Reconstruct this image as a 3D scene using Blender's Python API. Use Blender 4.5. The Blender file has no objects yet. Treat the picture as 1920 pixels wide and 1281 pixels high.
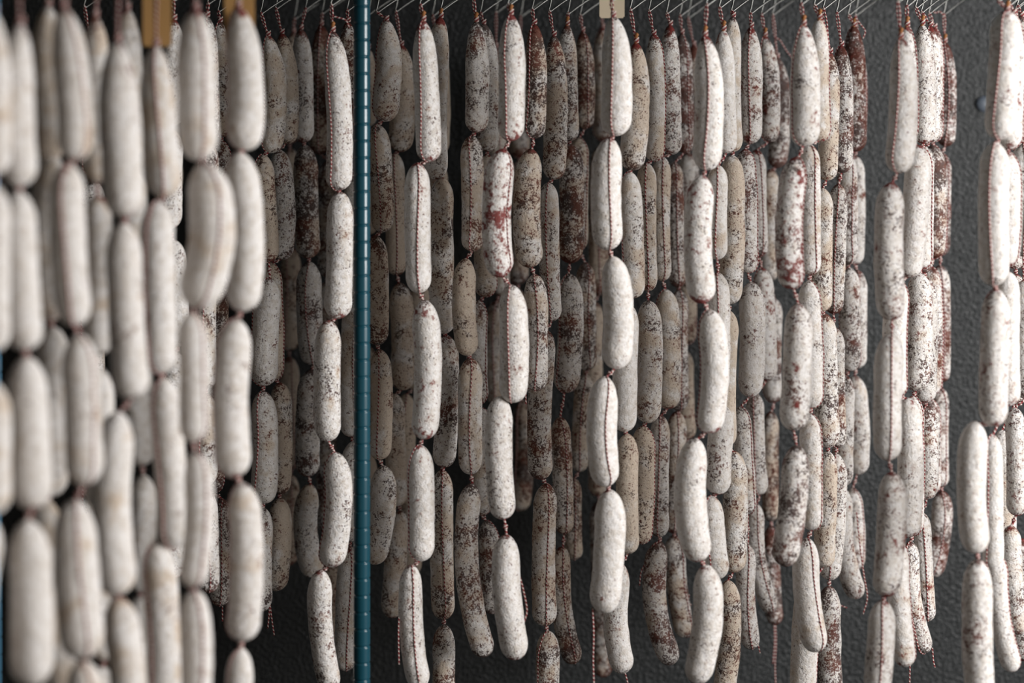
import bpy, bmesh, math, random
from mathutils import Vector, noise

S = bpy.context.scene
COL = S.collection

# ------------------------------------------------------------------ camera
F_PX = 70.0 / 36.0 * 1920.0          # focal length in pixels
EYE = 1.55                            # camera height
HORIZON = 200.0                       # image row of the eye level (shifted lens)
cam_d = bpy.data.cameras.new('camera')
cam_d.lens = 70.0
cam_d.sensor_width = 36.0
cam_d.shift_y = -(640.5 - HORIZON) / 1920.0
cam_d.clip_start = 0.05
cam_d.dof.use_dof = True
cam_d.dof.focus_distance = 3.13
cam_d.dof.aperture_fstop = 2.1
cam = bpy.data.objects.new('camera', cam_d)
cam.location = (0, 0, EYE)
cam.rotation_euler = (math.radians(90), 0, 0)
COL.objects.link(cam)
S.camera = cam

# ------------------------------------------------------------------ light and exposure
w = bpy.data.worlds.new('world')
S.world = w
w.use_nodes = True
w.node_tree.nodes['Background'].inputs[0].default_value = (1.0, 0.74, 0.51, 1)
w.node_tree.nodes['Background'].inputs[1].default_value = 0.145

def area(name, loc, target, sx, sy, power, color):
    d = bpy.data.lights.new(name, 'AREA')
    d.shape = 'RECTANGLE'
    d.size, d.size_y = sx, sy
    d.energy = power
    d.color = color
    o = bpy.data.objects.new(name, d)
    o.location = loc
    o.rotation_euler = (Vector(target) - Vector(loc)).to_track_quat('-Z', 'Y').to_euler()
    COL.objects.link(o)
    return o

area('window_daylight', (2.65, 1.33, 1.9), (0.0, 2.9, 1.35), 1.5, 1.8, 144, (1.0, 0.985, 0.975))

S.view_settings.view_transform = 'Standard'
S.view_settings.look = 'None'
S.view_settings.gamma = 1.0
S.view_settings.use_curve_mapping = False
S.view_settings.exposure = 0.30

# ------------------------------------------------------------------ helpers
def at(px, py, d):
    """The point at distance d seen at picture position px, py."""
    return Vector(((px - 960.0) / F_PX * d, d, EYE + (HORIZON - py) / F_PX * d))

def link_mesh(name, me, mat, parent=None):
    me.materials.append(mat)
    o = bpy.data.objects.new(name, me)
    COL.objects.link(o)
    if parent is not None:
        o.parent = parent
        p = parent
        off = Vector((0, 0, 0))
        while p is not None:
            off += p.location
            p = p.parent
        o.location = -off
    return o

def tag(o, label, cat, group=None, kind=None):
    o['label'] = label
    o['category'] = cat
    if group:
        o['group'] = group
    if kind:
        o['kind'] = kind
    return o

def recentre(o, c):
    """Move the mesh origin of o to world point c (parents carry no rotation)."""
    base = Vector((0, 0, 0))
    p = o.parent
    while p is not None:
        base += p.location
        p = p.parent
    cur = base + o.location
    for v in o.data.vertices:
        v.co += cur - c
    o.location = c - base

def tube_data(pts, r, seg=6, twist=0.0):
    """verts, faces, uvs of a round tube along pts; v runs in metres."""
    verts, faces, uvs = [], [], []
    n = len(pts)
    up = Vector((0.31, -0.9, 0.17)).normalized()
    length = 0.0
    rows = []
    e1 = None
    for i, p in enumerate(pts):
        t = (pts[min(i + 1, n - 1)] - pts[max(i - 1, 0)])
        if t.length < 1e-9:
            t = Vector((0, 0, -1))
        t.normalize()
        if e1 is None:
            e1 = up - t * up.dot(t)
        else:
            e1 = e1 - t * e1.dot(t)
        if e1.length < 1e-6:
            e1 = t.orthogonal()
        e1.normalize()
        e2 = t.cross(e1)
        if i:
            length += (p - pts[i - 1]).length
        rr = r[i] if isinstance(r, (list, tuple)) else r
        row = []
        for k in range(seg):
            a = 2 * math.pi * k / seg
            verts.append(p + (e1 * math.cos(a) + e2 * math.sin(a)) * rr)
            row.append(len(verts) - 1)
        rows.append((row, length))
    for i in range(n - 1):
        a, la = rows[i]
        b, lb = rows[i + 1]
        for k in range(seg):
            k2 = (k + 1) % seg
            faces.append((a[k], a[k2], b[k2], b[k]))
            u0, u1 = k / seg, (k + 1) / seg
            uvs.append(((u0, la), (u1, la), (u1, lb), (u0, lb)))
    faces.append(tuple(reversed(rows[0][0])))
    uvs.append(tuple((0.0, rows[0][1]) for _ in range(seg)))
    faces.append(tuple(rows[-1][0]))
    uvs.append(tuple((0.0, rows[-1][1]) for _ in range(seg)))
    return verts, faces, uvs

class MB:
    def __init__(self):
        self.v, self.f, self.uv = [], [], []
    def tube(self, pts, r, seg=6):
        v, f, u = tube_data([Vector(p) for p in pts], r, seg)
        o = len(self.v)
        self.v += v
        self.f += [tuple(i + o for i in q) for q in f]
        self.uv += u
        return self
    def lathe(self, prof, c, seg=24):
        """prof: (radius, z) from bottom to top, around the vertical through c."""
        o = len(self.v)
        for r, z in prof:
            for k in range(seg):
                a = 2 * math.pi * k / seg
                self.v.append(Vector((c[0] + r * math.cos(a), c[1] + r * math.sin(a), z)))
        for i in range(len(prof) - 1):
            for k in range(seg):
                k2 = (k + 1) % seg
                self.f.append((o + i * seg + k, o + i * seg + k2, o + (i + 1) * seg + k2, o + (i + 1) * seg + k))
                self.uv.append(((0, 0), (1, 0), (1, 1), (0, 1)))
        self.f.append(tuple(o + k for k in reversed(range(seg))))
        self.uv.append(tuple((0, 0) for _ in range(seg)))
        last = o + (len(prof) - 1) * seg
        self.f.append(tuple(last + k for k in range(seg)))
        self.uv.append(tuple((0, 0) for _ in range(seg)))
        return self
    def build(self, name, mat, parent=None, centre=True):
        me = bpy.data.meshes.new(name)
        me.from_pydata([tuple(p) for p in self.v], [], self.f)
        lay = me.uv_layers.new(name='UVMap')
        i = 0
        for q in self.uv:
            for c in q:
                lay.data[i].uv = c
                i += 1
        me.polygons.foreach_set('use_smooth', [len(f) == 4 for f in self.f])
        me.update()
        o = link_mesh(name, me, mat, parent)
        if centre:
            c = Vector((0, 0, 0))
            for p in self.v:
                c += p
            recentre(o, c / len(self.v))
        return o

def smooth_path(ctrl, n):
    """Catmull-Rom curve through the control points."""
    P = [Vector(p) for p in ctrl]
    P = [P[0] * 2 - P[1]] + P + [P[-1] * 2 - P[-2]]
    out = []
    m = len(P) - 3
    for s in range(m):
        p0, p1, p2, p3 = P[s:s + 4]
        steps = max(2, n // m)
        for k in range(steps + (1 if s == m - 1 else 0)):
            t = k / steps
            out.append(0.5 * ((2 * p1) + (p2 - p0) * t + (2 * p0 - 5 * p1 + 4 * p2 - p3) * t * t
                              + (3 * p1 - p0 - 3 * p2 + p3) * t ** 3))
    return out

# ------------------------------------------------------------------ materials
def new_mat(name):
    m = bpy.data.materials.new(name)
    m.use_nodes = True
    nt = m.node_tree
    return m, nt, nt.nodes['Principled BSDF']

def N(nt, kind, **kw):
    n = nt.nodes.new(kind)
    for k, v in kw.items():
        setattr(n, k, v)
    return n

def math_n(nt, op, a, b=None, c=None, clamp=False):
    n = N(nt, 'ShaderNodeMath', operation=op, use_clamp=clamp)
    for i, x in enumerate((a, b, c)):
        if x is None:
            continue
        if isinstance(x, (int, float)):
            n.inputs[i].default_value = x
        else:
            nt.links.new(x, n.inputs[i])
    return n.outputs[0]

def step_n(nt, x, lo, hi):
    n = N(nt, 'ShaderNodeMapRange', interpolation_type='SMOOTHSTEP')
    for i, v in ((0, x), (1, lo), (2, hi)):
        if isinstance(v, (int, float)):
            n.inputs[i].default_value = v
        else:
            nt.links.new(v, n.inputs[i])
    return n.outputs[0]

def mix_n(nt, fac, a, b):
    n = N(nt, 'ShaderNodeMix', data_type='RGBA')
    for i, v in ((0, fac), (6, a), (7, b)):
        if isinstance(v, tuple):
            n.inputs[i].default_value = v + (1,)
        elif isinstance(v, (int, float)):
            n.inputs[i].default_value = v
        else:
            nt.links.new(v, n.inputs[i])
    return n.outputs[2]

def noise_n(nt, vec, scale, detail=3, rough=0.5):
    n = N(nt, 'ShaderNodeTexNoise')
    n.inputs['Scale'].default_value = scale
    n.inputs['Detail'].default_value = detail
    n.inputs['Roughness'].default_value = rough
    nt.links.new(vec, n.inputs['Vector'])
    return n.outputs['Fac']

def sausage_material():
    m, nt, b = new_mat('moulded_sausage_casing')
    tc = N(nt, 'ShaderNodeTexCoord')
    oi = N(nt, 'ShaderNodeObjectInfo')
    off = math_n(nt, 'MULTIPLY', oi.outputs['Random'], 61.0)
    add = N(nt, 'ShaderNodeVectorMath', operation='ADD')
    nt.links.new(tc.outputs['Object'], add.inputs[0])
    nt.links.new(off, add.inputs[1])
    v = add.outputs[0]
    add2 = N(nt, 'ShaderNodeVectorMath', operation='ADD')
    nt.links.new(v, add2.inputs[0])
    add2.inputs[1].default_value = (7.3, 2.1, 5.5)
    v2 = add2.outputs[0]
    def prop(name):
        return N(nt, 'ShaderNodeAttribute', attribute_type='OBJECT', attribute_name=name).outputs['Fac']
    tan, spot, red = prop('tan'), prop('spot'), prop('red')
    low = noise_n(nt, v, 26, 2)
    low2 = noise_n(nt, v2, 30, 3)
    mid = noise_n(nt, v, 120, 3, 0.6)
    mid2 = noise_n(nt, v2, 150, 4, 0.65)
    hi = noise_n(nt, v, 420, 3, 0.6)
    fine = noise_n(nt, v2, 900, 2, 0.6)
    col = mix_n(nt, step_n(nt, mid, 0.35, 0.7), (0.80, 0.775, 0.755), (0.64, 0.59, 0.535))
    # tan, less overgrown casing
    tt = math_n(nt, 'ADD', math_n(nt, 'MULTIPLY', low2, 0.75), math_n(nt, 'MULTIPLY', mid2, 0.25))
    tlo = math_n(nt, 'SUBTRACT', 0.66, math_n(nt, 'MULTIPLY', tan, 0.42))
    tm = step_n(nt, tt, tlo, math_n(nt, 'ADD', tlo, 0.16))
    col = mix_n(nt, math_n(nt, 'MULTIPLY', tm, 0.75), col, (0.56, 0.445, 0.33))
    # thin grey hairs of the mould
    # small brown freckles all over
    fk = noise_n(nt, v, 190, 3, 0.65)
    flo = math_n(nt, 'SUBTRACT', 0.66, math_n(nt, 'MULTIPLY', math_n(nt, 'ADD', spot, red), 0.065))
    fkm = step_n(nt, fk, flo, math_n(nt, 'ADD', flo, 0.06))
    col = mix_n(nt, math_n(nt, 'MULTIPLY', fkm, 0.85), col, mix_n(nt, red, (0.11, 0.055, 0.040), (0.20, 0.045, 0.045)))
    fm = step_n(nt, math_n(nt, 'ADD', math_n(nt, 'MULTIPLY', fine, 0.5), math_n(nt, 'MULTIPLY', hi, 0.5)), 0.53, 0.68)
    col = mix_n(nt, math_n(nt, 'MULTIPLY', fm, 0.55), col, (0.27, 0.235, 0.21))
    # bare ends of the link
    sep = N(nt, 'ShaderNodeSeparateXYZ')
    nt.links.new(tc.outputs['Generated'], sep.inputs[0])
    zc = math_n(nt, 'ABSOLUTE', math_n(nt, 'SUBTRACT', sep.outputs['Z'], 0.5))
    endm = step_n(nt, zc, 0.42, 0.52)
    topm = math_n(nt, 'MULTIPLY', step_n(nt, sep.outputs['Z'], 0.77, 1.08), prop('top'))
    endm = math_n(nt, 'ADD', endm, topm)
    # dark speckles
    s = math_n(nt, 'ADD', math_n(nt, 'MULTIPLY', hi, 0.42),
               math_n(nt, 'ADD', math_n(nt, 'MULTIPLY', mid2, 0.36), math_n(nt, 'MULTIPLY', low, 0.32)))
    s = math_n(nt, 'ADD', s, math_n(nt, 'MULTIPLY', endm, 0.085))
    lo = math_n(nt, 'SUBTRACT', 0.662, math_n(nt, 'MULTIPLY', spot, 0.155))
    sm = step_n(nt, s, lo, math_n(nt, 'ADD', lo, 0.05))
    dark = mix_n(nt, step_n(nt, low2, 0.4, 0.62), (0.046, 0.019, 0.015), (0.125, 0.030, 0.018))
    col = mix_n(nt, math_n(nt, 'MULTIPLY', sm, 0.92), col, dark)
    # red meat showing through
    r = math_n(nt, 'ADD', math_n(nt, 'MULTIPLY', mid, 0.42),
               math_n(nt, 'ADD', math_n(nt, 'MULTIPLY', low2, 0.48), math_n(nt, 'MULTIPLY', fine, 0.2)))
    r = math_n(nt, 'ADD', r, math_n(nt, 'MULTIPLY', endm, 0.125))
    rlo = math_n(nt, 'SUBTRACT', 0.715, math_n(nt, 'MULTIPLY', red, 0.19))
    rm = step_n(nt, r, rlo, math_n(nt, 'ADD', rlo, 0.06))
    redc = mix_n(nt, step_n(nt, math_n(nt, 'MULTIPLY', mid2, math_n(nt, 'ADD', spot, 0.6)), 0.5, 0.75), (0.18, 0.022, 0.020), (0.075, 0.022, 0.014))
    col = mix_n(nt, math_n(nt, 'MULTIPLY', rm, 0.93), col, redc)
    nt.links.new(col, b.inputs['Base Color'])
    b.inputs['Roughness'].default_value = 0.88
    b.inputs['Specular IOR Level'].default_value = 0.25
    h = math_n(nt, 'ADD', math_n(nt, 'MULTIPLY', hi, 0.6), math_n(nt, 'MULTIPLY', mid, 0.9))
    bump = N(nt, 'ShaderNodeBump')
    bump.inputs['Strength'].default_value = 0.8
    bump.inputs['Distance'].default_value = 0.003
    nt.links.new(h, bump.inputs['Height'])
    nt.links.new(bump.outputs[0], b.inputs['Normal'])
    return m

def twine_material(name, red, white, pitch=0.0062):
    m, nt, b = new_mat(name)
    uv = N(nt, 'ShaderNodeUVMap')
    sep = N(nt, 'ShaderNodeSeparateXYZ')
    nt.links.new(uv.outputs[0], sep.inputs[0])
    t = math_n(nt, 'ADD', math_n(nt, 'DIVIDE', sep.outputs['Y'], pitch), sep.outputs['X'])
    fr = math_n(nt, 'FRACT', t)
    tri = math_n(nt, 'ABSOLUTE', math_n(nt, 'SUBTRACT', fr, 0.5))
    k = step_n(nt, tri, 0.24, 0.30)
    col = mix_n(nt, k, red, white)
    nt.links.new(col, b.inputs['Base Color'])
    b.inputs['Roughness'].default_value = 0.85
    bump = N(nt, 'ShaderNodeBump')
    bump.inputs['Strength'].default_value = 0.8
    bump.inputs['Distance'].default_value = 0.001
    fr2 = math_n(nt, 'FRACT', math_n(nt, 'MULTIPLY', t, 2.0))
    nt.links.new(math_n(nt, 'SINE', math_n(nt, 'MULTIPLY', fr2, 3.1416)), bump.inputs['Height'])
    nt.links.new(bump.outputs[0], b.inputs['Normal'])
    return m

def plain(name, color, rough=0.6, metal=0.0, coat=0.0, var=0.0, scale=60.0):
    m, nt, b = new_mat(name)
    b.inputs['Roughness'].default_value = rough
    b.inputs['Metallic'].default_value = metal
    b.inputs['Coat Weight'].default_value = coat
    tc = N(nt, 'ShaderNodeTexCoord')
    n = noise_n(nt, tc.outputs['Object'], scale, 4, 0.6)
    c2 = tuple(max(0.0, c * (1 - var)) for c in color)
    nt.links.new(mix_n(nt, n, color, c2), b.inputs['Base Color'])
    return m

def wall_material():
    m, nt, b = new_mat('embossed_dark_panel')
    tc = N(nt, 'ShaderNodeTexCoord')
    big = noise_n(nt, tc.outputs['Object'], 3.0, 3)
    nt.links.new(mix_n(nt, big, (0.019, 0.0215, 0.023), (0.036, 0.0385, 0.039)), b.inputs['Base Color'])
    b.inputs['Roughness'].default_value = 0.42
    b.inputs['Specular IOR Level'].default_value = 0.35
    f = noise_n(nt, tc.outputs['Object'], 150, 2, 0.5)
    bump = N(nt, 'ShaderNodeBump')
    bump.inputs['Strength'].default_value = 1.0
    bump.inputs['Distance'].default_value = 0.005
    nt.links.new(f, bump.inputs['Height'])
    nt.links.new(bump.outputs[0], b.inputs['Normal'])
    return m

M_SAUS = sausage_material()
M_TWINE = twine_material('red_and_white_twine', (0.25, 0.025, 0.030), (0.72, 0.60, 0.55))
M_CASING = plain('dried_casing_end', (0.50, 0.20, 0.06), 0.5, var=0.6, scale=300)
M_STEEL = plain('hook_steel', (0.20, 0.20, 0.19), 0.34, 1.0, var=0.2)
M_POST = plain('teal_epoxy', (0.003, 0.062, 0.092), 0.30, 0.0, 0.35, var=0.15, scale=20)
M_POST2 = plain('blue_epoxy', (0.030, 0.095, 0.150), 0.4, 0.0, 0.2, var=0.15, scale=20)
M_CARD = plain('cream_card', (0.62, 0.52, 0.38), 0.8, var=0.08)
M_AMBER = plain('amber_card', (0.48, 0.27, 0.095), 0.75, var=0.1)
M_WALL = wall_material()
M_FLOOR = plain('grey_floor_paint', (0.10, 0.10, 0.10), 0.6, var=0.3, scale=6)
M_CEIL = plain('added_ceiling_grey', (0.16, 0.16, 0.16), 0.7, var=0.2, scale=5)
M_WIRE = plain('shelf_wire', (0.03, 0.10, 0.12), 0.4, var=0.1)

# ------------------------------------------------------------------ the room, with an added ceiling and left wall to cut ambient light
def box(name, lo, hi, mat):
    bm = bmesh.new()
    bmesh.ops.create_cube(bm, size=1.0)
    for v in bm.verts:
        v.co = Vector([lo[i] + (v.co[i] + 0.5) * (hi[i] - lo[i]) for i in range(3)])
    me = bpy.data.meshes.new(name)
    bm.to_mesh(me)
    bm.free()
    return link_mesh(name, me, mat)

WALL_Y = 3.82
for nm, lo, hi, mt in (('floor', (-1.45, -0.5, -0.1), (2.5, WALL_Y + 0.1, 0.0), M_FLOOR),
                       ('added_ceiling', (-1.35, -0.5, 2.3), (2.5, WALL_Y + 0.1, 2.4), M_CEIL),  # unseen slab, added to block ambient light from above
                       ('added_wall_left', (-1.45, -0.5, 0.0), (-1.35, WALL_Y + 0.1, 2.4), M_WALL),  # unseen side wall, added to hold back ambient light from the left
                       ('wall_back', (-1.35, WALL_Y, 0.0), (2.5, WALL_Y + 0.1, 2.3), M_WALL)):
    o = box(nm, lo, hi, mt)
    o['kind'] = 'structure'

# ------------------------------------------------------------------ shelf posts
def shelf_post(px, d, mat, label):
    c = at(px, 600, d)
    R = 31.3 / 2 / F_PX * 2.9
    prof = [(R, 0.0)]
    z = 0.012
    while z < 1.97:
        prof += [(R, z - 0.0020), (R - 0.0006, z - 0.0015), (R - 0.0012, z - 0.0006), (R - 0.0012, z + 0.0002), (R - 0.0004, z + 0.0012), (R, z + 0.0018), (R, z + 0.0028), (R, z + 0.0214)]
        z += 0.0244
    prof += [(R, 1.985), (R - 0.003, 1.99)]
    o = MB().lathe(prof, (c.x, c.y), 40).build('shelf_post', mat, centre=False)
    base = Vector((c.x, c.y, 0))
    recentre(o, base)
    return tag(o, label, 'post', 'ringed shelf posts')

shelf_post(678.5, 2.89, M_POST, 'teal enamelled shelf post with rings, standing among the sausages')
shelf_post(-13, 2.75, M_POST2, 'blurred blue shelf post glimpsed at the left edge of the picture')

# ------------------------------------------------------------------ sausages
RNG = random.Random(11)

def centreline(p0, pm, p1):
    """Quadratic curve through three points."""
    c = pm * 2 - (p0 + p1) * 0.5
    return lambda t: p0 * (1 - t) ** 2 + c * (2 * t * (1 - t)) + p1 * t ** 2

def make_sausage(parent, C, R, twine, tan, spot, red, seed, point):
    rings, seg = 40, 26
    L = (C(0.5) - C(0)).length + (C(1) - C(0.5)).length
    at_, ab = min(0.45 * L, R * point), min(0.45 * L, R * 1.28)
    def rad(t):
        s = t * L
        r = 1.0
        if s < at_:
            u = 1 - s / at_
            r *= max(0.0, 1 - u ** 2.1) ** (1 / 1.75)
        if L - s < ab:
            u = 1 - (L - s) / ab
            r *= max(0.0, 1 - u ** 2.3) ** (1 / 1.95)
        r *= 1.0 - 0.05 * (1 - 2 * abs(t - 0.52)) * math.sin(seed * 3.7) - 0.05 * (t - 0.5) * math.cos(seed * 2.1)
        return R * max(r, 0.09)
    verts, faces = [], []
    frames = []
    ts = []
    for i in range(rings + 1):
        x = i / rings
        ts.append(0.5 - 0.5 * math.cos(math.pi * x) if 0 else (x + 0.0) )
    # denser rings at the rounded ends
    ts = [t - 0.11 * math.sin(2 * math.pi * t) for t in ts]
    for t in ts:
        p = C(t)
        d = (C(min(1, t + 0.01)) - C(max(0, t - 0.01))).normalized()
        e1 = Vector((1, 0, 0)) - d * d.x
        e1.normalize()
        e2 = d.cross(e1)
        if e2.y > 0:
            e2 = -e2
        r = rad(t)
        frames.append((p, e1, e2, r))
        for k in range(seg):
            a = 2 * math.pi * k / seg
            dv = e1 * math.sin(a) + e2 * math.cos(a)
            q = p + dv * r
            n = noise.noise(q * 34 + Vector((seed * 1.7, 0, 0))) * 0.055 + noise.noise(q * 95 + Vector((0, seed, 0))) * 0.026
            verts.append(p + dv * r * (1 + n))
    for i in range(rings):
        for k in range(seg):
            k2 = (k + 1) % seg
            faces.append((i * seg + k, i * seg + k2, (i + 1) * seg + k2, (i + 1) * seg + k))
    faces.append(tuple(range(seg)))
    faces.append(tuple(rings * seg + k for k in reversed(range(seg))))
    me = bpy.data.meshes.new('sausage')
    me.from_pydata([tuple(v) for v in verts], [], faces)
    bm = bmesh.new()
    bm.from_mesh(me)
    bmesh.ops.recalc_face_normals(bm, faces=bm.faces)
    bm.to_mesh(me)
    bm.free()
    me.polygons.foreach_set('use_smooth', [True] * len(me.polygons))
    o = link_mesh('sausage', me, M_SAUS, parent)
    recentre(o, C(0.5))
    o['tan'], o['spot'], o['red'] = float(tan), float(spot), float(red)
    o['top'] = 0.8 if point >= 3.9 else 0.0
    if twine is not None:
        pts = []
        wob = RNG.uniform(0, 6)
        for i, (p, e1, e2, r) in enumerate(frames):
            a = math.radians(twine) + 0.10 * math.sin(i * 0.17 + wob)
            dv = e1 * math.sin(a) + e2 * math.cos(a)
            q = p + dv * r
            n = noise.noise(q * 34 + Vector((seed * 1.7, 0, 0))) * 0.055 + noise.noise(q * 95 + Vector((0, seed, 0))) * 0.026
            pts.append(p + dv * (r * (1 + n) + 0.0005))
        MB().tube(pts, 0.0011, 6).build('twine', M_TWINE, o)
    return o

def wraps(mb, c, axis_r, n, pitch, r=0.0011):
    pts = []
    for i in range(n * 9 + 1):
        a = 2 * math.pi * i / 9
        pts.append(c + Vector((math.cos(a) * axis_r, math.sin(a) * axis_r, pitch * (n / 2 - i / 9))))
    mb.tube(pts, r, 6)

STRANDS = 0
def strand(label, d, hook, links, tan=0.3, spot=0.4, red=0.1, th=None, tail=None, group='hanging sausage strings', loop=True, knot=False):
    """links: (x_top, y_top, x_mid, x_bottom, y_bottom, width[, options]) in picture position at distance d."""
    global STRANDS
    STRANDS += 1
    rng = random.Random(100 + STRANDS)
    hk = at(hook[0], hook[1], d)
    root = bpy.data.objects.new('sausage_string', None)
    root.empty_display_size = 0.03
    root.location = hk
    COL.objects.link(root)
    tag(root, label, 'sausages', group)
    base_th = rng.uniform(-150, 150) if th is None else th
    prev = None
    for i, q in enumerate(links):
        xt, yt, xm, xb, yb, wd = q[:6]
        op = q[6] if len(q) > 6 else {}
        dd = d + rng.uniform(-0.008, 0.008)
        p0, p1 = at(xt, yt, d), at(xb, yb, d)
        pm = at(xm, (yt + yb) / 2, dd)
        C = centreline(p0, pm, p1)
        R = wd / 2.0 / F_PX * d * 1.02
        a = op.get('th', base_th + rng.uniform(-28, 28))
        if a is not None and abs(((a + 180) % 360) - 180) > 104:
            a = None
        j = lambda x, s: min(1.0, max(0.0, x + rng.uniform(-s, s)))
        make_sausage(root, C, R, a, op.get('tan', j(tan + (0.12 if d > 2.95 else 0), 0.18)), op.get('spot', j(spot, 0.15)), op.get('red', j(red, 0.12)),
                     rng.uniform(0, 50), op.get('pt', 4.0 if i == 0 else 2.0))
        mb = MB()
        if i == 0:
            # doubled hanging loop from the hook down to the first link
            if loop:
                k = 0.0016
                n = 14
                off = Vector((k, -0.0008, 0))
                lp = []
                for t in range(n + 1):
                    u = t / n
                    q2 = hk.lerp(p0, u)
                    lp.append(q2 - off * (0.4 + 0.8 * math.sin(math.pi * min(1, u * 1.3 + 0.1)) ** 2))
                rp = [hk.lerp(p0, t / n) + off * (0.4 + 0.8 * math.sin(math.pi * min(1, t / n * 1.3 + 0.1)) ** 2) for t in range(n + 1)]
                top = hk + Vector((0, 0, 0.0018))
                mb.tube(lp[::-1] + [top] + rp, 0.0012, 6)
                mb.build('hanging_loop', M_TWINE, root)
            mb = MB()
            ct = at(xt, yt, d)
            mb.tube(smooth_path([ct + Vector((0, 0, -0.004)), ct + Vector((0.0006, 0, 0.003)), ct + Vector((0.001, -0.001, 0.010)), ct + Vector((0.003, -0.002, 0.013))], 9),
                    [0.0035, 0.0032, 0.0028, 0.0025, 0.0024, 0.0026, 0.0030, 0.0033, 0.0030, 0.0022][:10], 8)
            if knot:
                mb.build('casing_end', M_CASING, root)['label'] = 'orange-brown dried casing tip'
            mb = MB()
            wraps(mb, ct + Vector((0.0008, -0.0005, 0.003)), 0.0034, 3, 0.0023)
            mb.build('knot', M_TWINE, root)
        else:
            g = [prev + Vector((0, 0, 0.003)), prev.lerp(p0, 0.35) + Vector((rng.uniform(-.001, .001), -0.001, 0)), prev.lerp(p0, 0.65), p0 + Vector((0, 0, -0.003))]
            mb.tube(smooth_path(g, 9), 0.0019, 6)
            wraps(mb, prev.lerp(p0, 0.5), 0.0026, 2, 0.0022)
            mb.build('knot', M_TWINE, root)
        prev = p1
    if tail is not None:
        for tl in (tail if isinstance(tail[0][0], (tuple, list)) else [tail]):
            pts = smooth_path([at(x, y, d - 0.004) for x, y in tl], 24)
            MB().tube(pts, 0.0012, 6).build('twine_tail', M_TWINE, root)
    make_hook(hk, label)
    return root

HOOK_Z = 1.80
def make_hook(p, label):
    h = HOOK_Z - p.z
    lean = 0.17
    top = p + Vector((lean * h, 0, h))
    pts = [top + Vector((0.006, 0.0, -0.006)), top + Vector((0.004, 0, 0.002)), top + Vector((0, 0, 0.003))]
    body = [top, p.lerp(top, 0.5), p.lerp(top, 0.12), p + Vector((-0.0006, 0, 0.002)), p + Vector((0.0008, 0.001, -0.0014)), p + Vector((0.004, 0.003, 0.0004)),
            p + Vector((0.020, 0.010, 0.0125)), p + Vector((0.044, 0.022, 0.029))]
    mb = MB()
    mb.tube(smooth_path(pts[:2] + body, 54), 0.0014, 8)
    o = mb.build('wire_hook', M_STEEL)
    short = label.split(',')[0]
    n = len(short.split())
    lead = 'bent steel wire hook holding the ' if n <= 10 else 'wire hook for ' if n <= 13 else 'hook for '
    tag(o, lead + short, 'hook', 'wire hooks under the shelf')

# ------------------------------------------------------------------ the blurred strings close to the lens
# each link: (x_top, y_top, x_middle, x_bottom, y_bottom, width)
LG = 'blurred sausage strings close to the lens'
strand('thick cream string cut off by the left picture edge', 1.95, (-14, -85),
       [(-14, 22, -13, -10, 330, 62), (-12, 345, -16, -14, 660, 66), (-14, 715, -15, -16, 965, 68), (-16, 975, -40, -44, 1290, 62)],
       0.35, 0.1, 0.05, group=LG, th=180)
strand('thick cream string standing just inside the left picture edge', 1.99, (34, -80),
       [(37, 44, 30, 38, 350, 68), (33, 358, 39, 48, 657, 68), (48, 668, 56, 60, 955, 76), (50, 975, 59, 58, 1286, 80)],
       0.30, 0.1, 0.08, group=LG, th=180)
strand('pale string half hidden between the two leftmost thick strings', 2.24, (88, -50),
       [(90, 10, 88, 92, 305, 60), (100, 290, 86, 92, 606, 62), (100, 612, 96, 98, 930, 62), (84, 935, 84, 90, 1215, 64), (105, 1200, 118, 120, 1400, 66)],
       0.55, 0.1, 0.05, group=LG, th=180)
strand('thick cream string second from the left picture edge', 2.06, (120, -78),
       [(118, 12, 136, 142, 302, 66), (127, 306, 128, 142, 612, 68), (147, 626, 155, 158, 910, 70), (140, 936, 144, 158, 1235, 80), (152, 1238, 168, 178, 1500, 76)],
       0.30, 0.12, 0.12, group=LG, th=25)
strand('blurred slim string in the gap after the second thick string', 2.3, (184, -38),
       [(178, 30, 180, 182, 345, 52), (181, 366, 186, 184, 667, 52), (183, 688, 190, 186, 955, 52), (186, 965, 186, 196, 1240, 56), (190, 1250, 190, 190, 1420, 52)],
       0.4, 0.15, 0.05, group=LG, th=180)
strand('thick blurred string with two very long links beside the amber tag', 2.16, (222, -76),
       [(220, 76, 225, 236, 409, 74), (231, 418, 236, 248, 748, 68), (222, 772, 208, 224, 1116, 74), (219, 1119, 240, 246, 1440, 68)],
       0.38, 0.12, 0.06, group=LG, th=180)
strand('blurred string behind the long-linked thick string', 2.42, (238, -45),
       [(238, 16, 240, 244, 300, 54), (246, 312, 250, 252, 580, 54), (250, 592, 258, 266, 873, 58), (268, 890, 268, 262, 1110, 48), (262, 1116, 262, 262, 1330, 52)],
       0.35, 0.12, 0.05, group=LG, th=180)
strand('narrow blurred string hanging below the first amber tag', 2.30, (292, -58),
       [(292, 84, 297, 310, 369, 62), (295, 376, 296, 302, 700, 62), (305, 708, 319, 328, 1028, 60), (292, 1014, 306, 304, 1370, 66)],
       0.32, 0.12, 0.1, group=LG, th=-12)
strand('thick blurred string with a strongly bulging second link', 2.2, (367, -70),
       [(366, 16, 368, 374, 302, 74), (378, 304, 397, 362, 578, 82), (359, 585, 364, 362, 830, 56), (366, 846, 374, 358, 1102, 52), (363, 1106, 369, 366, 1330, 55)],
       0.30, 0.15, 0.15, group=LG, th=30)
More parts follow.
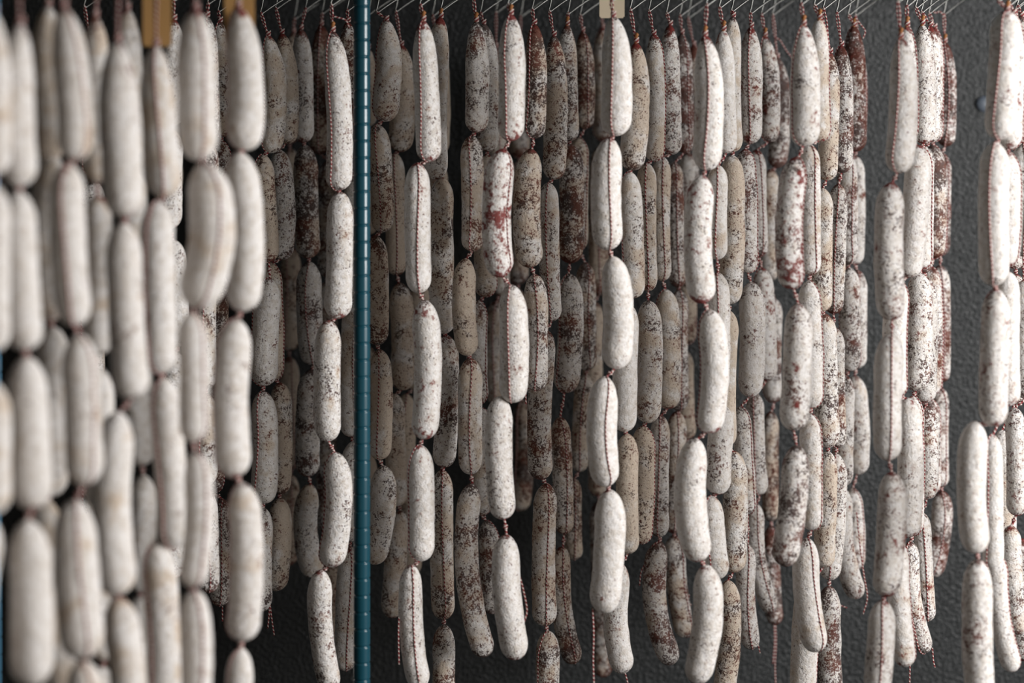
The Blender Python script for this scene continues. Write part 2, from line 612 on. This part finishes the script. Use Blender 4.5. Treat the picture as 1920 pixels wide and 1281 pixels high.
strand('bright blurred string hanging below the second amber tag', 2.38, (446, -50),
       [(446, 12, 461, 458, 282, 66), (446, 285, 464, 453, 584, 62), (444, 598, 433, 442, 894, 65), (452, 905, 463, 452, 1201, 61), (452, 1216, 447, 448, 1420, 52)],
       0.12, 0.15, 0.12, group=LG, th=-70)

# strings seen in the gaps of the blurred ones
GG = 'sausage strings in the gaps of the blurred ones'
strand('mould-specked string glimpsed between the bulging and the bright blurred string', 3.1, (409, 20),
       [(412, 40, 412, 416, 258, 38, {'th': -25}), (414, 264, 412, 410, 505, 38), (412, 512, 408, 406, 720, 40, {'spot': .8}), (406, 727, 402, 400, 925, 38, {'spot': .9}), (417, 935, 415, 412, 1137, 38, {'th': 8})],
       0.45, 0.6, 0.1, group=GG, tail=((417, 1137), (417, 1165)))
strand('speckled string peeping out behind the bulging thick string', 2.98, (390, 5),
       [(388, 30, 390, 392, 260, 38), (392, 268, 388, 388, 500, 38), (386, 508, 386, 386, 730, 38), (386, 738, 388, 388, 910, 38), (386, 918, 390, 392, 1112, 40)],
       0.3, 0.6, 0.1, group=GG)
strand('white speckled string showing behind the first amber tag', 2.92, (325, 0),
       [(326, 36, 324, 322, 236, 46), (322, 242, 318, 318, 430, 44), (326, 450, 332, 334, 650, 40), (330, 660, 322, 320, 845, 42), (322, 852, 324, 326, 1085, 44)],
       0.1, 0.45, 0.25, group=GG)
strand('dim speckled string behind the slim blurred string', 2.96, (158, 12),
       [(166, 62, 172, 174, 330, 44, {'th': -50}), (176, 338, 176, 176, 560, 42), (176, 568, 174, 174, 790, 42), (174, 798, 176, 176, 1010, 42)],
       0.35, 0.5, 0.1, group=GG)

# ------------------------------------------------------------------ first row beside the post
RA = 'sausage strings before the teal post'
strand('sharp white string directly before the teal post', 2.97, (621, 8),
       [(623, 58, 636, 634, 357, 49, {'th': -38}), (637, 359, 637, 632, 598, 51, {'th': None}), (617, 600, 613, 615, 828, 48, {'th': None}), (628, 848, 634, 617, 1063, 51, {'th': -72}), (602, 1069, 602, 622, 1296, 45, {'th': None})],
       0.08, 0.35, 0.30, group=RA, knot=True, tail=((622, 30), (634, 33), (648, 38), (655, 52)))
strand('string with a fat third link beside the bright blurred one', 3.12, (489, 24),
       [(502, 66, 516, 505, 287, 42, {'tan': .6}), (492, 289, 500, 504, 492, 38, {'tan': .8}), (506, 521, 497, 496, 724, 52, {'tan': .2}), (491, 733, 498, 492, 945, 49, {'th': -30, 'tan': .35}), (494, 952, 488, 490, 1147, 42)],
       0.4, 0.45, 0.12, group=RA, tail=[((500, 1070), (502, 1110), (505, 1140), (502, 1178)), ((503, 1100), (508, 1150), (514, 1192))], th=-60)
strand('second string behind the bright blurred one', 3.24, (517, 15),
       [(528, 62, 540, 538, 270, 40), (521, 280, 533, 528, 487, 40, {'tan': .3}), (508, 492, 513, 514, 712, 36, {'th': 70}), (524, 717, 529, 524, 927, 40), (524, 933, 524, 516, 1107, 42, {'tan': .75})],
       0.65, 0.6, 0.1, group=RA, th=130)
strand('string with dark blotches on its second link midway before the teal post', 3.36, (573, 15),
       [(564, 54, 567, 568, 268, 40, {'tan': .1}), (572, 272, 574, 578, 485, 47, {'spot': .95, 'tan': .6}), (580, 490, 580, 588, 685, 46, {'th': -5, 'spot': .7}), (584, 693, 577, 578, 894, 46), (583, 908, 573, 592, 1082, 46)],
       0.4, 0.65, 0.08, group=RA, th=140)
strand('dark-tipped string behind the sharp white one', 3.5, (604, 24),
       [(602, 46, 604, 600, 290, 46, {'spot': .95, 'th': -10}), (616, 300, 616, 614, 520, 40), (612, 528, 612, 612, 755, 40), (612, 762, 612, 614, 1000, 38), (618, 1010, 626, 630, 1245, 40, {'spot': .9})],
       0.5, 0.7, 0.2, group=RA, th=150)
strand('dim brown string deep in the dark gap before the teal post', 3.66, (552, 34),
       [(550, 60, 545, 542, 270, 36), (544, 277, 545, 546, 455, 36), (546, 463, 544, 542, 658, 38), (542, 668, 544, 546, 880, 38), (544, 890, 542, 542, 1060, 36)],
       0.75, 0.7, 0.1, group=RA)
strand('string with a thin yellowish thread partly hidden by the teal post', 3.2, (651, 18),
       [(652, 40, 654, 654, 260, 38, {'spot': .95, 'red': .5}), (662, 335, 666, 664, 558, 40), (664, 566, 657, 660, 820, 40, {'th': 20}), (662, 828, 658, 656, 1016, 38), (656, 1024, 650, 648, 1258, 40, {'th': 15})],
       0.35, 0.35, 0.1, group=RA)

# ------------------------------------------------------------------ row behind the post
RB = 'sausage strings past the teal post'
strand('white string with red patches next past the teal post', 2.95, (788, 8),
       [(793, 38, 800, 804, 304, 47, {'th': -30, 'red': .35}), (783, 305, 783, 786, 550, 47, {'th': 4}), (794, 562, 803, 793, 824, 50, {'red': .5, 'th': None}), (786, 834, 790, 788, 1053, 49, {'th': -58, 'red': .45}), (772, 1059, 771, 788, 1292, 43, {'th': 12})],
       0.05, 0.25, 0.3, group=RB, knot=True, tail=((748, 1158), (747, 1190), (748, 1246)))
strand('greyish string just behind the red-patched white one', 3.1, (827, 18),
       [(826, 32, 817, 818, 337, 44), (829, 332, 827, 833, 626, 45, {'spot': .6}), (836, 628, 838, 831, 876, 45, {'red': .35, 'spot': .6}), (829, 881, 828, 832, 1162, 42, {'th': 8, 'tan': .6, 'spot': .6}), (832, 1171, 832, 832, 1380, 43, {'spot': .7})],
       0.35, 0.45, 0.15, group=RB, knot=True, th=130)
strand('string hanging close against the teal post with a bulging top link', 3.22, (706, 22),
       [(724, 37, 729, 719, 228, 48, {'th': -85, 'tan': .45}), (706, 233, 716, 716, 436, 42, {'th': -10, 'spot': .6}), (702, 441, 708, 706, 647, 42, {'tan': .7, 'spot': .7}), (711, 655, 715, 710, 862, 43, {'th': -8}), (718, 873, 716, 698, 1058, 48, {'th': None, 'tan': .5})],
       0.45, 0.45, 0.1, group=RB)
strand('second string behind the teal post with a sagging top link', 3.36, (742, 20),
       [(752, 84, 757, 748, 285, 46, {'th': None}), (740, 287, 741, 744, 517, 38, {'th': 5, 'tan': .8}), (748, 530, 757, 754, 732, 48, {'th': None, 'spot': .55}), (740, 738, 742, 746, 949, 38), (752, 957, 742, 735, 1158, 42, {'th': None})],
       0.6, 0.4, 0.1, group=RB)
strand('beige string mostly hidden behind the greyish one', 3.5, (811, 28),
       [(816, 60, 822, 820, 292, 42), (820, 300, 818, 818, 520, 40), (790, 530, 780, 776, 730, 42), (762, 738, 760, 760, 880, 40), (772, 890, 772, 770, 1080, 40)],
       0.85, 0.35, 0.1, group=RB)
strand('beige string mostly hidden behind the teal post itself', 3.46, (690, 26),
       [(690, 90, 688, 690, 238, 36), (692, 245, 692, 692, 440, 34), (690, 446, 690, 690, 640, 36), (690, 648, 690, 688, 840, 36), (688, 848, 690, 690, 996, 36)],
       0.8, 0.4, 0.1, group=RB)

# ------------------------------------------------------------------ next row
RC = 'sausage strings in the row of the red-spotted one'
strand('grey-white string ending in a long bent link before the dark gap', 3.04, (888, -2),
       [(892, 40, 895, 893, 249, 42, {'spot': .7}), (884, 254, 886, 886, 472, 43, {'th': -12}), (874, 484, 870, 878, 667, 42, {'tan': .8}), (882, 671, 881, 882, 890, 44, {'th': 4, 'tan': .55}), (886, 906, 876, 912, 1232, 43, {'th': None, 'spot': .7, 'red': .3})],
       0.35, 0.5, 0.12, group=RC, knot=True)
strand('thin grey string tucked behind the one with a long bent link', 3.3, (901, 24),
       [(906, 44, 917, 914, 285, 42, {'spot': .65}), (912, 291, 911, 909, 557, 42), (898, 563, 894, 898, 758, 38, {'th': 60}), (902, 765, 902, 902, 966, 40), (912, 976, 920, 918, 1150, 38, {'spot': .8})],
       0.35, 0.55, 0.1, group=RC, th=95)
strand('dim string with dark twine behind the brightest red-spotted string', 3.62, (930, 22),
       [(930, 88, 930, 932, 300, 38), (938, 306, 938, 936, 555, 38), (932, 563, 928, 930, 758, 36), (932, 764, 934, 936, 950, 36)],
       0.5, 0.6, 0.1, group=RC)
strand('dim dark-ended string deep behind the red-spotted one', 3.7, (976, 30),
       [(974, 84, 974, 974, 296, 38), (974, 304, 974, 972, 534, 38), (970, 541, 970, 972, 744, 38), (980, 751, 984, 974, 958, 38, {'spot': .95})],
       0.5, 0.7, 0.15, group=RC)
strand('bright white string with vivid red spots on its second link', 2.92, (953, 8),
       [(957, 26, 960, 957, 265, 51, {'th': -28, 'red': .5}), (944, 279, 931, 940, 520, 55, {'red': .85, 'th': 50}), (957, 533, 964, 960, 755, 52, {'th': -18, 'red': .35}), (938, 743, 935, 945, 974, 52, {'th': None}), (950, 1002, 951, 970, 1236, 51, {'th': None})],
       0.04, 0.3, 0.35, group=RC, knot=True, tail=((974, 1080), (982, 1110), (988, 1145), (982, 1168)))
strand('three-link string with brown patches behind the red-spotted one', 3.05, (998, 17),
       [(1001, 44, 1006, 1001, 260, 40, {'th': -45, 'spot': .95, 'red': .3}), (997, 279, 987, 996, 502, 49, {'th': None, 'spot': .65, 'red': .45}), (1002, 514, 1007, 1004, 733, 43, {'th': -2})],
       0.5, 0.65, 0.4, group=RC, tail=((1002, 733), (992, 728), (986, 735), (986, 758)))
strand('string with a long fourth link past the brown-patched three-link one', 3.18, (1030, 20),
       [(1038, 66, 1042, 1038, 337, 42, {'th': None, 'spot': .6}), (1028, 342, 1030, 1034, 603, 39, {'th': -12}), (1024, 618, 1012, 1015, 899, 46, {'th': None, 'spot': .75}), (1025, 906, 1019, 1022, 1174, 45, {'th': 14, 'tan': .6}), (1027, 1183, 1027, 1026, 1390, 43, {'th': -50, 'spot': .7})],
       0.35, 0.45, 0.25, group=RC)
strand('string with orange casing tip and brown second link before the cream tag', 3.3, (1065, 24),
       [(1063, 46, 1065, 1068, 265, 37, {'th': None, 'spot': .7}), (1068, 269, 1073, 1068, 494, 46, {'spot': 1.0, 'red': .4, 'th': None}), (1066, 513, 1070, 1058, 737, 48, {'th': -55, 'spot': .75}), (1050, 782, 1055, 1058, 1002, 36, {'th': 20, 'spot': .75}), (1055, 1025, 1053, 1078, 1245, 38, {'th': 15, 'spot': .8})],
       0.4, 0.7, 0.2, group=RC, knot=True)
strand('dark-topped string hanging behind the orange-tipped one', 3.45, (1088, 28),
       [(1092, 58, 1097, 1096, 242, 35, {'spot': .98, 'red': .5}), (1086, 258, 1084, 1084, 470, 38), (1098, 492, 1099, 1100, 695, 37, {'tan': .6, 'spot': .85}), (1098, 702, 1091, 1086, 885, 36), (1077, 896, 1074, 1077, 1050, 32, {'tan': .7})],
       0.5, 0.7, 0.2, group=RC)
strand('dim string deep behind the cream tag', 3.66, (1128, 30),
       [(1130, 52, 1132, 1132, 265, 38), (1126, 275, 1124, 1122, 555, 38, {'th': 0}), (1114, 565, 1112, 1112, 760, 38), (1116, 768, 1122, 1122, 930, 36), (1124, 938, 1128, 1130, 1270, 38, {'spot': .9})],
       0.55, 0.65, 0.2, group=RC)

# ------------------------------------------------------------------ row under the cream tag
RD = 'sausage strings in the row of the cream tag'
strand('brightest white string hanging under the cream card tag', 2.88, (1146, 0),
       [(1149, 30, 1157, 1152, 255, 58, {'th': -18}), (1144, 258, 1136, 1142, 469, 55, {'th': 8}), (1148, 481, 1160, 1152, 692, 55, {'th': None}), (1136, 706, 1128, 1138, 912, 55, {'th': 18}), (1143, 918, 1142, 1131, 1149, 57, {'th': None})],
       0.0, 0.1, 0.15, group=RD, tail=((1111, 1142), (1113, 1190), (1112, 1240), (1114, 1300)))
strand('tan-topped string beside the cream-tagged one', 3.02, (1182, 17),
       [(1192, 79, 1193, 1183, 320, 49, {'th': None, 'tan': .75}), (1180, 322, 1186, 1188, 559, 42, {'th': -70}), (1176, 568, 1172, 1170, 810, 47, {'th': None}), (1176, 813, 1176, 1178, 1038, 42, {'tan': .8}), (1164, 1056, 1154, 1171, 1263, 47, {'th': None, 'red': .3})],
       0.25, 0.35, 0.15, group=RD, knot=True, tail=((1172, 1263), (1178, 1285), (1182, 1300)))
strand('second string after the cream-tagged one with a brown ring on its third link', 3.16, (1217, 19),
       [(1225, 64, 1230, 1224, 302, 37, {'tan': .5}), (1212, 305, 1213, 1215, 546, 36, {'th': -5, 'tan': .7}), (1215, 563, 1219, 1213, 793, 48, {'th': None, 'spot': .6, 'tan': .45}), (1204, 799, 1206, 1200, 1020, 41, {'tan': .85, 'spot': .6})],
       0.5, 0.5, 0.12, group=RD)
strand('third string after the cream-tagged one with a red spot high up', 3.3, (1250, 24),
       [(1256, 46, 1256, 1260, 290, 38, {'red': .6, 'th': None}), (1241, 293, 1239, 1242, 527, 36, {'th': 10}), (1248, 542, 1255, 1252, 767, 43, {'th': -75}), (1239, 778, 1235, 1236, 1007, 37, {'spot': .6}), (1238, 1015, 1228, 1262, 1246, 43, {'spot': .85, 'th': None, 'tan': .3})],
       0.35, 0.5, 0.2, group=RD, tail=((1238, 1014), (1224, 1024), (1218, 1045), (1203, 1070), (1199, 1098)))
strand('fourth string after the cream-tagged one with charcoal speckles', 3.45, (1275, 28),
       [(1278, 62, 1283, 1284, 287, 34, {'spot': .95, 'tan': .1}), (1264, 304, 1268, 1271, 539, 33), (1274, 543, 1272, 1274, 770, 36), (1270, 771, 1266, 1264, 1000, 38, {'red': .5}), (1264, 1004, 1270, 1286, 1196, 40, {'spot': .75})],
       0.3, 0.7, 0.2, group=RD, tail=((1292, 1115), (1290, 1128), (1296, 1135)))
strand('rearmost string of the cream-tagged row with brown links', 3.6, (1290, 33),
       [(1300, 84, 1302, 1300, 272, 34, {'spot': .9}), (1290, 286, 1292, 1290, 500, 38, {'tan': .1}), (1286, 506, 1287, 1286, 646, 36, {'tan': .9}), (1284, 656, 1284, 1290, 824, 34, {'tan': .8}), (1288, 832, 1288, 1288, 1010, 34)],
       0.5, 0.6, 0.3, group=RD)

# ------------------------------------------------------------------ row of the white one with the long loop
RE = 'sausage strings in the row of the long pink loop'
strand('bright white string with a long pink twine loop', 2.86, (1325, 8),
       [(1321, 66, 1330, 1323, 320, 54, {'th': -12}), (1318, 328, 1308, 1319, 569, 54, {'red': .65, 'th': None}), (1328, 580, 1340, 1326, 812, 54, {'red': .35, 'th': -75}), (1306, 822, 1294, 1313, 1053, 57, {'red': .35, 'th': None}), (1322, 1059, 1326, 1302, 1282, 54, {'th': None, 'red': .3})],
       0.03, 0.25, 0.3, group=RE, knot=True)
strand('white string with yellow-dyed twine behind the long pink loop', 3.0, (1349, 13),
       [(1356, 56, 1358, 1362, 288, 42, {'th': None}), (1346, 309, 1344, 1345, 487, 40, {'th': -10}), (1346, 511, 1347, 1345, 740, 42, {'th': -12}), (1358, 760, 1349, 1345, 927, 48, {'th': None}), (1334, 929, 1337, 1348, 1085, 47, {'th': -35})],
       0.2, 0.25, 0.25, group=RE, knot=True)
strand('smooth pale string with a tan second link in the long-loop row', 3.14, (1372, 20),
       [(1374, 31, 1370, 1376, 285, 38, {'spot': .2}), (1371, 290, 1374, 1367, 571, 44, {'tan': .65, 'spot': .55}), (1368, 583, 1360, 1362, 838, 40, {'tan': .7}), (1376, 846, 1379, 1374, 1074, 47, {'tan': .55, 'spot': .55}), (1364, 1088, 1368, 1354, 1310, 42, {'tan': .75, 'spot': .6})],
       0.3, 0.35, 0.15, group=RE, th=140)
strand('speckled white string with two twines in the long-loop row', 3.28, (1407, 24),
       [(1408, 50, 1407, 1406, 270, 43, {'th': -12, 'red': .35}), (1396, 280, 1401, 1402, 512, 37, {'th': 70}), (1408, 529, 1411, 1405, 745, 47, {'th': None, 'spot': .35}), (1388, 762, 1396, 1402, 965, 34, {'th': 50}), (1402, 1020, 1398, 1410, 1217, 36, {'th': 5, 'red': .5})],
       0.12, 0.5, 0.3, group=RE, tail=((1410, 1217), (1419, 1205), (1425, 1225)))
strand('red-flecked string fifth in the long-loop row', 3.42, (1428, 26),
       [(1434, 67, 1444, 1442, 267, 35, {'red': .7, 'spot': .6}), (1418, 280, 1421, 1424, 482, 34, {'th': 20}), (1428, 502, 1436, 1437, 715, 39, {'red': .55}), (1416, 736, 1417, 1424, 929, 35, {'red': .4, 'th': -20}), (1418, 944, 1419, 1448, 1149, 35, {'th': 15})],
       0.12, 0.55, 0.45, group=RE, th=-75, knot=True)
strand('dark rearmost string of the long-loop row with hanging twine ends', 3.58, (1449, 27),
       [(1457, 107, 1463, 1456, 315, 37, {'spot': .97}), (1446, 317, 1442, 1444, 526, 36, {'tan': .6}), (1452, 560, 1447, 1452, 755, 36), (1446, 771, 1444, 1446, 979, 30, {'tan': .7, 'spot': .85, 'red': .5}), (1446, 986, 1446, 1454, 1172, 32, {'spot': .9, 'red': .8})],
       0.25, 0.7, 0.3, group=RE, tail=[((1454, 1168), (1455, 1210), (1453, 1250), (1455, 1300)), ((1451, 1168), (1452, 1205), (1449, 1245)), ((1452, 70), (1462, 75), (1470, 88), (1478, 100), (1487, 110))])

# ------------------------------------------------------------------ row of the red-blotched one
RF = 'sausage strings in the row of the red-blotched one'
strand('bright white four-link string with a red-blotched second link', 2.84, (1502, 6),
       [(1506, 46, 1510, 1507, 275, 53, {'th': -62}), (1496, 294, 1479, 1487, 542, 51, {'red': .85, 'spot': .45, 'th': 60}), (1497, 569, 1495, 1487, 808, 54, {'red': .4, 'spot': .45, 'th': None}), (1494, 835, 1486, 1468, 1061, 52, {'red': .4, 'spot': .75, 'th': None})],
       0.05, 0.35, 0.45, group=RF, knot=True)
strand('string ending in a smooth pale bent link behind the red-blotched one', 2.97, (1527, 9),
       [(1536, 34, 1534, 1537, 265, 40, {'tan': .6}), (1516, 269, 1519, 1519, 516, 40, {'th': 25, 'tan': .35}), (1516, 526, 1520, 1520, 765, 44), (1520, 776, 1521, 1522, 994, 42), (1514, 1009, 1513, 1534, 1223, 48, {'th': 28, 'spot': .15})],
       0.25, 0.35, 0.15, group=RF, knot=True)
strand('beige string third in the red-blotched row', 3.1, (1544, 15),
       [(1556, 98, 1555, 1550, 339, 38, {'tan': .7}), (1542, 352, 1540, 1540, 585, 42, {'tan': .6}), (1546, 588, 1548, 1553, 840, 45, {'spot': .65}), (1552, 846, 1548, 1545, 1064, 39), (1512, 1100, 1508, 1504, 1330, 46, {'spot': .3})],
       0.4, 0.4, 0.15, group=RF, th=120)
strand('speckled string fourth in the red-blotched row', 3.24, (1569, 23),
       [(1577, 85, 1579, 1578, 325, 40, {'spot': .85}), (1572, 345, 1568, 1562, 589, 36, {'th': -10}), (1564, 613, 1566, 1570, 840, 37), (1566, 850, 1564, 1554, 1088, 42, {'th': -12, 'spot': .55}), (1555, 1099, 1554, 1560, 1320, 44, {'spot': .9, 'th': None})],
       0.2, 0.65, 0.25, group=RF, th=-60)
strand('string with a dark red-brown top link in the red-blotched row', 3.38, (1591, 27),
       [(1601, 48, 1603, 1603, 285, 42, {'spot': 1.0, 'red': .75}), (1588, 290, 1589, 1590, 497, 38, {'th': 20}), (1591, 501, 1594, 1593, 697, 38, {'th': -80, 'spot': .7}), (1584, 703, 1582, 1580, 912, 38, {'red': .4}), (1582, 915, 1580, 1610, 1122, 40, {'red': .45, 'spot': .5})],
       0.15, 0.65, 0.35, group=RF, knot=True, tail=[((1602, 30), (1612, 44), (1622, 58), (1618, 72)), ((1606, 960), (1612, 1020), (1620, 1080), (1626, 1120), (1618, 1152)), ((1564, 1120), (1576, 1135), (1588, 1140))])
strand('rearmost string of the red-blotched row beside bare wall', 3.52, (1604, 28),
       [(1608, 90, 1607, 1606, 282, 36, {'spot': .95, 'red': .8}), (1602, 291, 1603, 1602, 497, 36, {'th': -25}), (1607, 506, 1608, 1606, 691, 36), (1602, 704, 1609, 1607, 890, 40, {'th': None, 'red': .25}), (1598, 915, 1605, 1604, 1068, 32, {'spot': .65})],
       0.12, 0.6, 0.25, group=RF)

# ------------------------------------------------------------------ row against the bare wall
RG = 'sausage strings in the row between bare wall strips'
strand('bright white tilted string between two strips of bare wall', 2.80, (1683, 2),
       [(1688, 70, 1694, 1683, 325, 53, {'th': -35}), (1672, 342, 1666, 1673, 600, 53, {'th': None, 'red': .5}), (1672, 625, 1664, 1666, 863, 52, {'th': 0}), (1672, 885, 1671, 1658, 1119, 53, {'th': None, 'spot': .5}), (1656, 1125, 1649, 1640, 1350, 49, {'th': -8})],
       0.03, 0.3, 0.35, group=RG, knot=True)
strand('pale string next behind the bright tilted one', 2.94, (1700, 10),
       [(1700, 48, 1702, 1702, 265, 38), (1722, 272, 1716, 1704, 520, 47, {'th': None}), (1684, 524, 1678, 1680, 745, 45, {'spot': .1}), (1702, 746, 1707, 1702, 1007, 46, {'th': None}), (1682, 1012, 1686, 1698, 1250, 42, {'spot': .15})],
       0.15, 0.35, 0.25, group=RG, knot=True, th=70)
strand('string ending in a bent red-tipped link by bare wall', 3.08, (1717, 14),
       [(1729, 45, 1733, 1732, 270, 42, {'th': None}), (1728, 276, 1728, 1728, 505, 38), (1722, 511, 1724, 1716, 734, 47, {'th': None, 'spot': .65}), (1712, 742, 1711, 1710, 1004, 42), (1708, 1015, 1710, 1736, 1224, 36, {'th': -35, 'red': .5})],
       0.1, 0.45, 0.35, group=RG, knot=True, tail=[((1748, 1215), (1750, 1240), (1753, 1252)), ((1706, 1240), (1705, 1300))])
strand('fourth string in the bare-wall row with a thin lowest link', 3.22, (1728, 22),
       [(1744, 48, 1746, 1744, 268, 34), (1734, 274, 1732, 1732, 512, 36), (1736, 520, 1736, 1734, 756, 42, {'red': .35}), (1738, 760, 1742, 1738, 935, 36), (1729, 961, 1733, 1740, 1165, 31, {'th': -5, 'red': .35})],
       0.2, 0.5, 0.35, group=RG, th=-50)
strand('brown-specked string fifth in the bare-wall row', 3.36, (1742, 24),
       [(1752, 52, 1752, 1750, 266, 32), (1748, 272, 1755, 1750, 485, 40, {'spot': 1.0, 'tan': .5}), (1744, 500, 1748, 1744, 740, 36, {'spot': .75}), (1742, 748, 1746, 1746, 925, 36, {'red': .5})],
       0.3, 0.75, 0.4, group=RG, th=85)
strand('darkest red-brown string rearmost before bare wall', 3.5, (1770, 26),
       [(1771, 78, 1777, 1772, 275, 33, {'spot': 1.0, 'red': .8}), (1766, 286, 1766, 1764, 480, 34, {'spot': .95}), (1762, 497, 1764, 1764, 717, 36, {'spot': .85}), (1764, 726, 1762, 1764, 914, 33, {'spot': .7, 'red': .6}), (1766, 920, 1763, 1746, 1082, 41, {'spot': .85, 'red': .6})],
       0.1, 0.85, 0.5, group=RG, knot=True, tail=((1770, 30), (1762, 22), (1754, 24), (1748, 20)))

# ------------------------------------------------------------------ row at the right edge
RH = 'sausage strings along the right picture edge'
strand('bright white string before the others along the right picture edge', 2.74, (1871, 0),
       [(1888, 20, 1881, 1874, 262, 58, {'th': -35, 'pt': 1.4}), (1866, 266, 1863, 1864, 536, 54, {'th': -25}), (1868, 541, 1864, 1862, 800, 52, {'red': .5, 'spot': .45}), (1830, 790, 1821, 1832, 1038, 54, {'th': None, 'spot': .1}), (1834, 1048, 1832, 1838, 1310, 54, {'th': None, 'spot': .45})],
       0.03, 0.25, 0.35, group=RH, knot=True)
strand('white string second along the right picture edge', 2.88, (1893, 8),
       [(1900, 26, 1897, 1892, 280, 48), (1888, 284, 1890, 1886, 500, 48), (1890, 509, 1888, 1890, 762, 46, {'th': None}), (1860, 815, 1862, 1862, 1068, 38, {'th': -45}), (1870, 1040, 1874, 1900, 1259, 38, {'spot': .5})],
       0.05, 0.3, 0.3, group=RH, th=60)
strand('third white string along the right picture edge with twine down its second link', 3.02, (1908, 10),
       [(1914, 30, 1920, 1920, 262, 44), (1918, 270, 1917, 1918, 480, 46, {'th': -5}), (1920, 525, 1924, 1922, 748, 48, {'spot': .5}), (1902, 764, 1906, 1906, 967, 38, {'red': .6}), (1896, 985, 1898, 1912, 1190, 38, {'spot': .6})],
       0.1, 0.4, 0.4, group=RH)
strand('string with a smooth fourth link half hidden at the right picture edge', 3.16, (1905, 16),
       [(1906, 60, 1905, 1904, 276, 40), (1903, 284, 1903, 1904, 505, 40), (1905, 514, 1905, 1904, 758, 42), (1878, 806, 1884, 1880, 1028, 44, {'spot': .2}), (1917, 1010, 1917, 1920, 1240, 42, {'spot': .7, 'red': .6})],
       0.1, 0.45, 0.3, group=RH)


# ------------------------------------------------------------------ tags, wall cap, shelf
def card(px0, px1, py0, py1, d, mat, label, tilt=0.0):
    a, b = at(px0, py0, d), at(px1, py1, d)
    bm = bmesh.new()
    bmesh.ops.create_cube(bm, size=1.0)
    for v in bm.verts:
        v.co = Vector((v.co.x * (b.x - a.x), v.co.y * 0.0012, v.co.z * (a.z - b.z)))
    bmesh.ops.bevel(bm, geom=[e for e in bm.edges if abs(e.verts[0].co.y - e.verts[1].co.y) > 1e-5], offset=0.002, segments=3, affect='EDGES')
    me = bpy.data.meshes.new('paper_tag')
    bm.to_mesh(me)
    bm.free()
    o = link_mesh('paper_tag', me, mat)
    o.location = (a + b) / 2
    o.rotation_euler = (0, tilt, 0)
    return tag(o, label, 'tag', 'paper tags on the front strings')

card(1124, 1171, -26, 34, 2.955, M_CARD, 'cream card tag behind the tip of a bright white sausage string')
card(268, 321, -60, 87, 2.335, M_AMBER, 'amber card tag above the narrow blurred sausage string')
card(421, 477, -60, 81, 2.40, M_AMBER, 'amber card tag behind the blurred white string nearest the teal post')

# the wire shelf above the picture that carries the hooks
mb = MB()
x = -0.66
while x < 0.96:
    mb.tube([(x, 1.86, 1.806), (x, 2.8, 1.806), (x, 3.78, 1.806)], 0.0022, 6)
    x += 0.026
for y in (1.86, 2.5, 2.89, 3.3, 3.78):
    mb.tube([(-0.68, y, 1.8105), (0.1, y, 1.8105), (0.96, y, 1.8105)], 0.0032, 8)
tag(mb.build('wire_shelf', M_WIRE), 'dark wire shelf from which all the hooks hang', 'shelf')

c = at(1844, 195, WALL_Y)
prof = [(0.0155, 0.0), (0.0155, 0.003), (0.0140, 0.006), (0.0095, 0.0085), (0.003, 0.0095)]
mb = MB().lathe(prof, (0, 0), 28)
o = mb.build('screw_cap', plain('grey_blue_plastic', (0.10, 0.12, 0.15), 0.4, var=0.1), centre=False)
o.rotation_euler = (math.radians(90), 0, 0)
o.location = (c.x, WALL_Y, c.z)
tag(o, 'round grey screw cap on the dark embossed wall panel', 'screw cap')
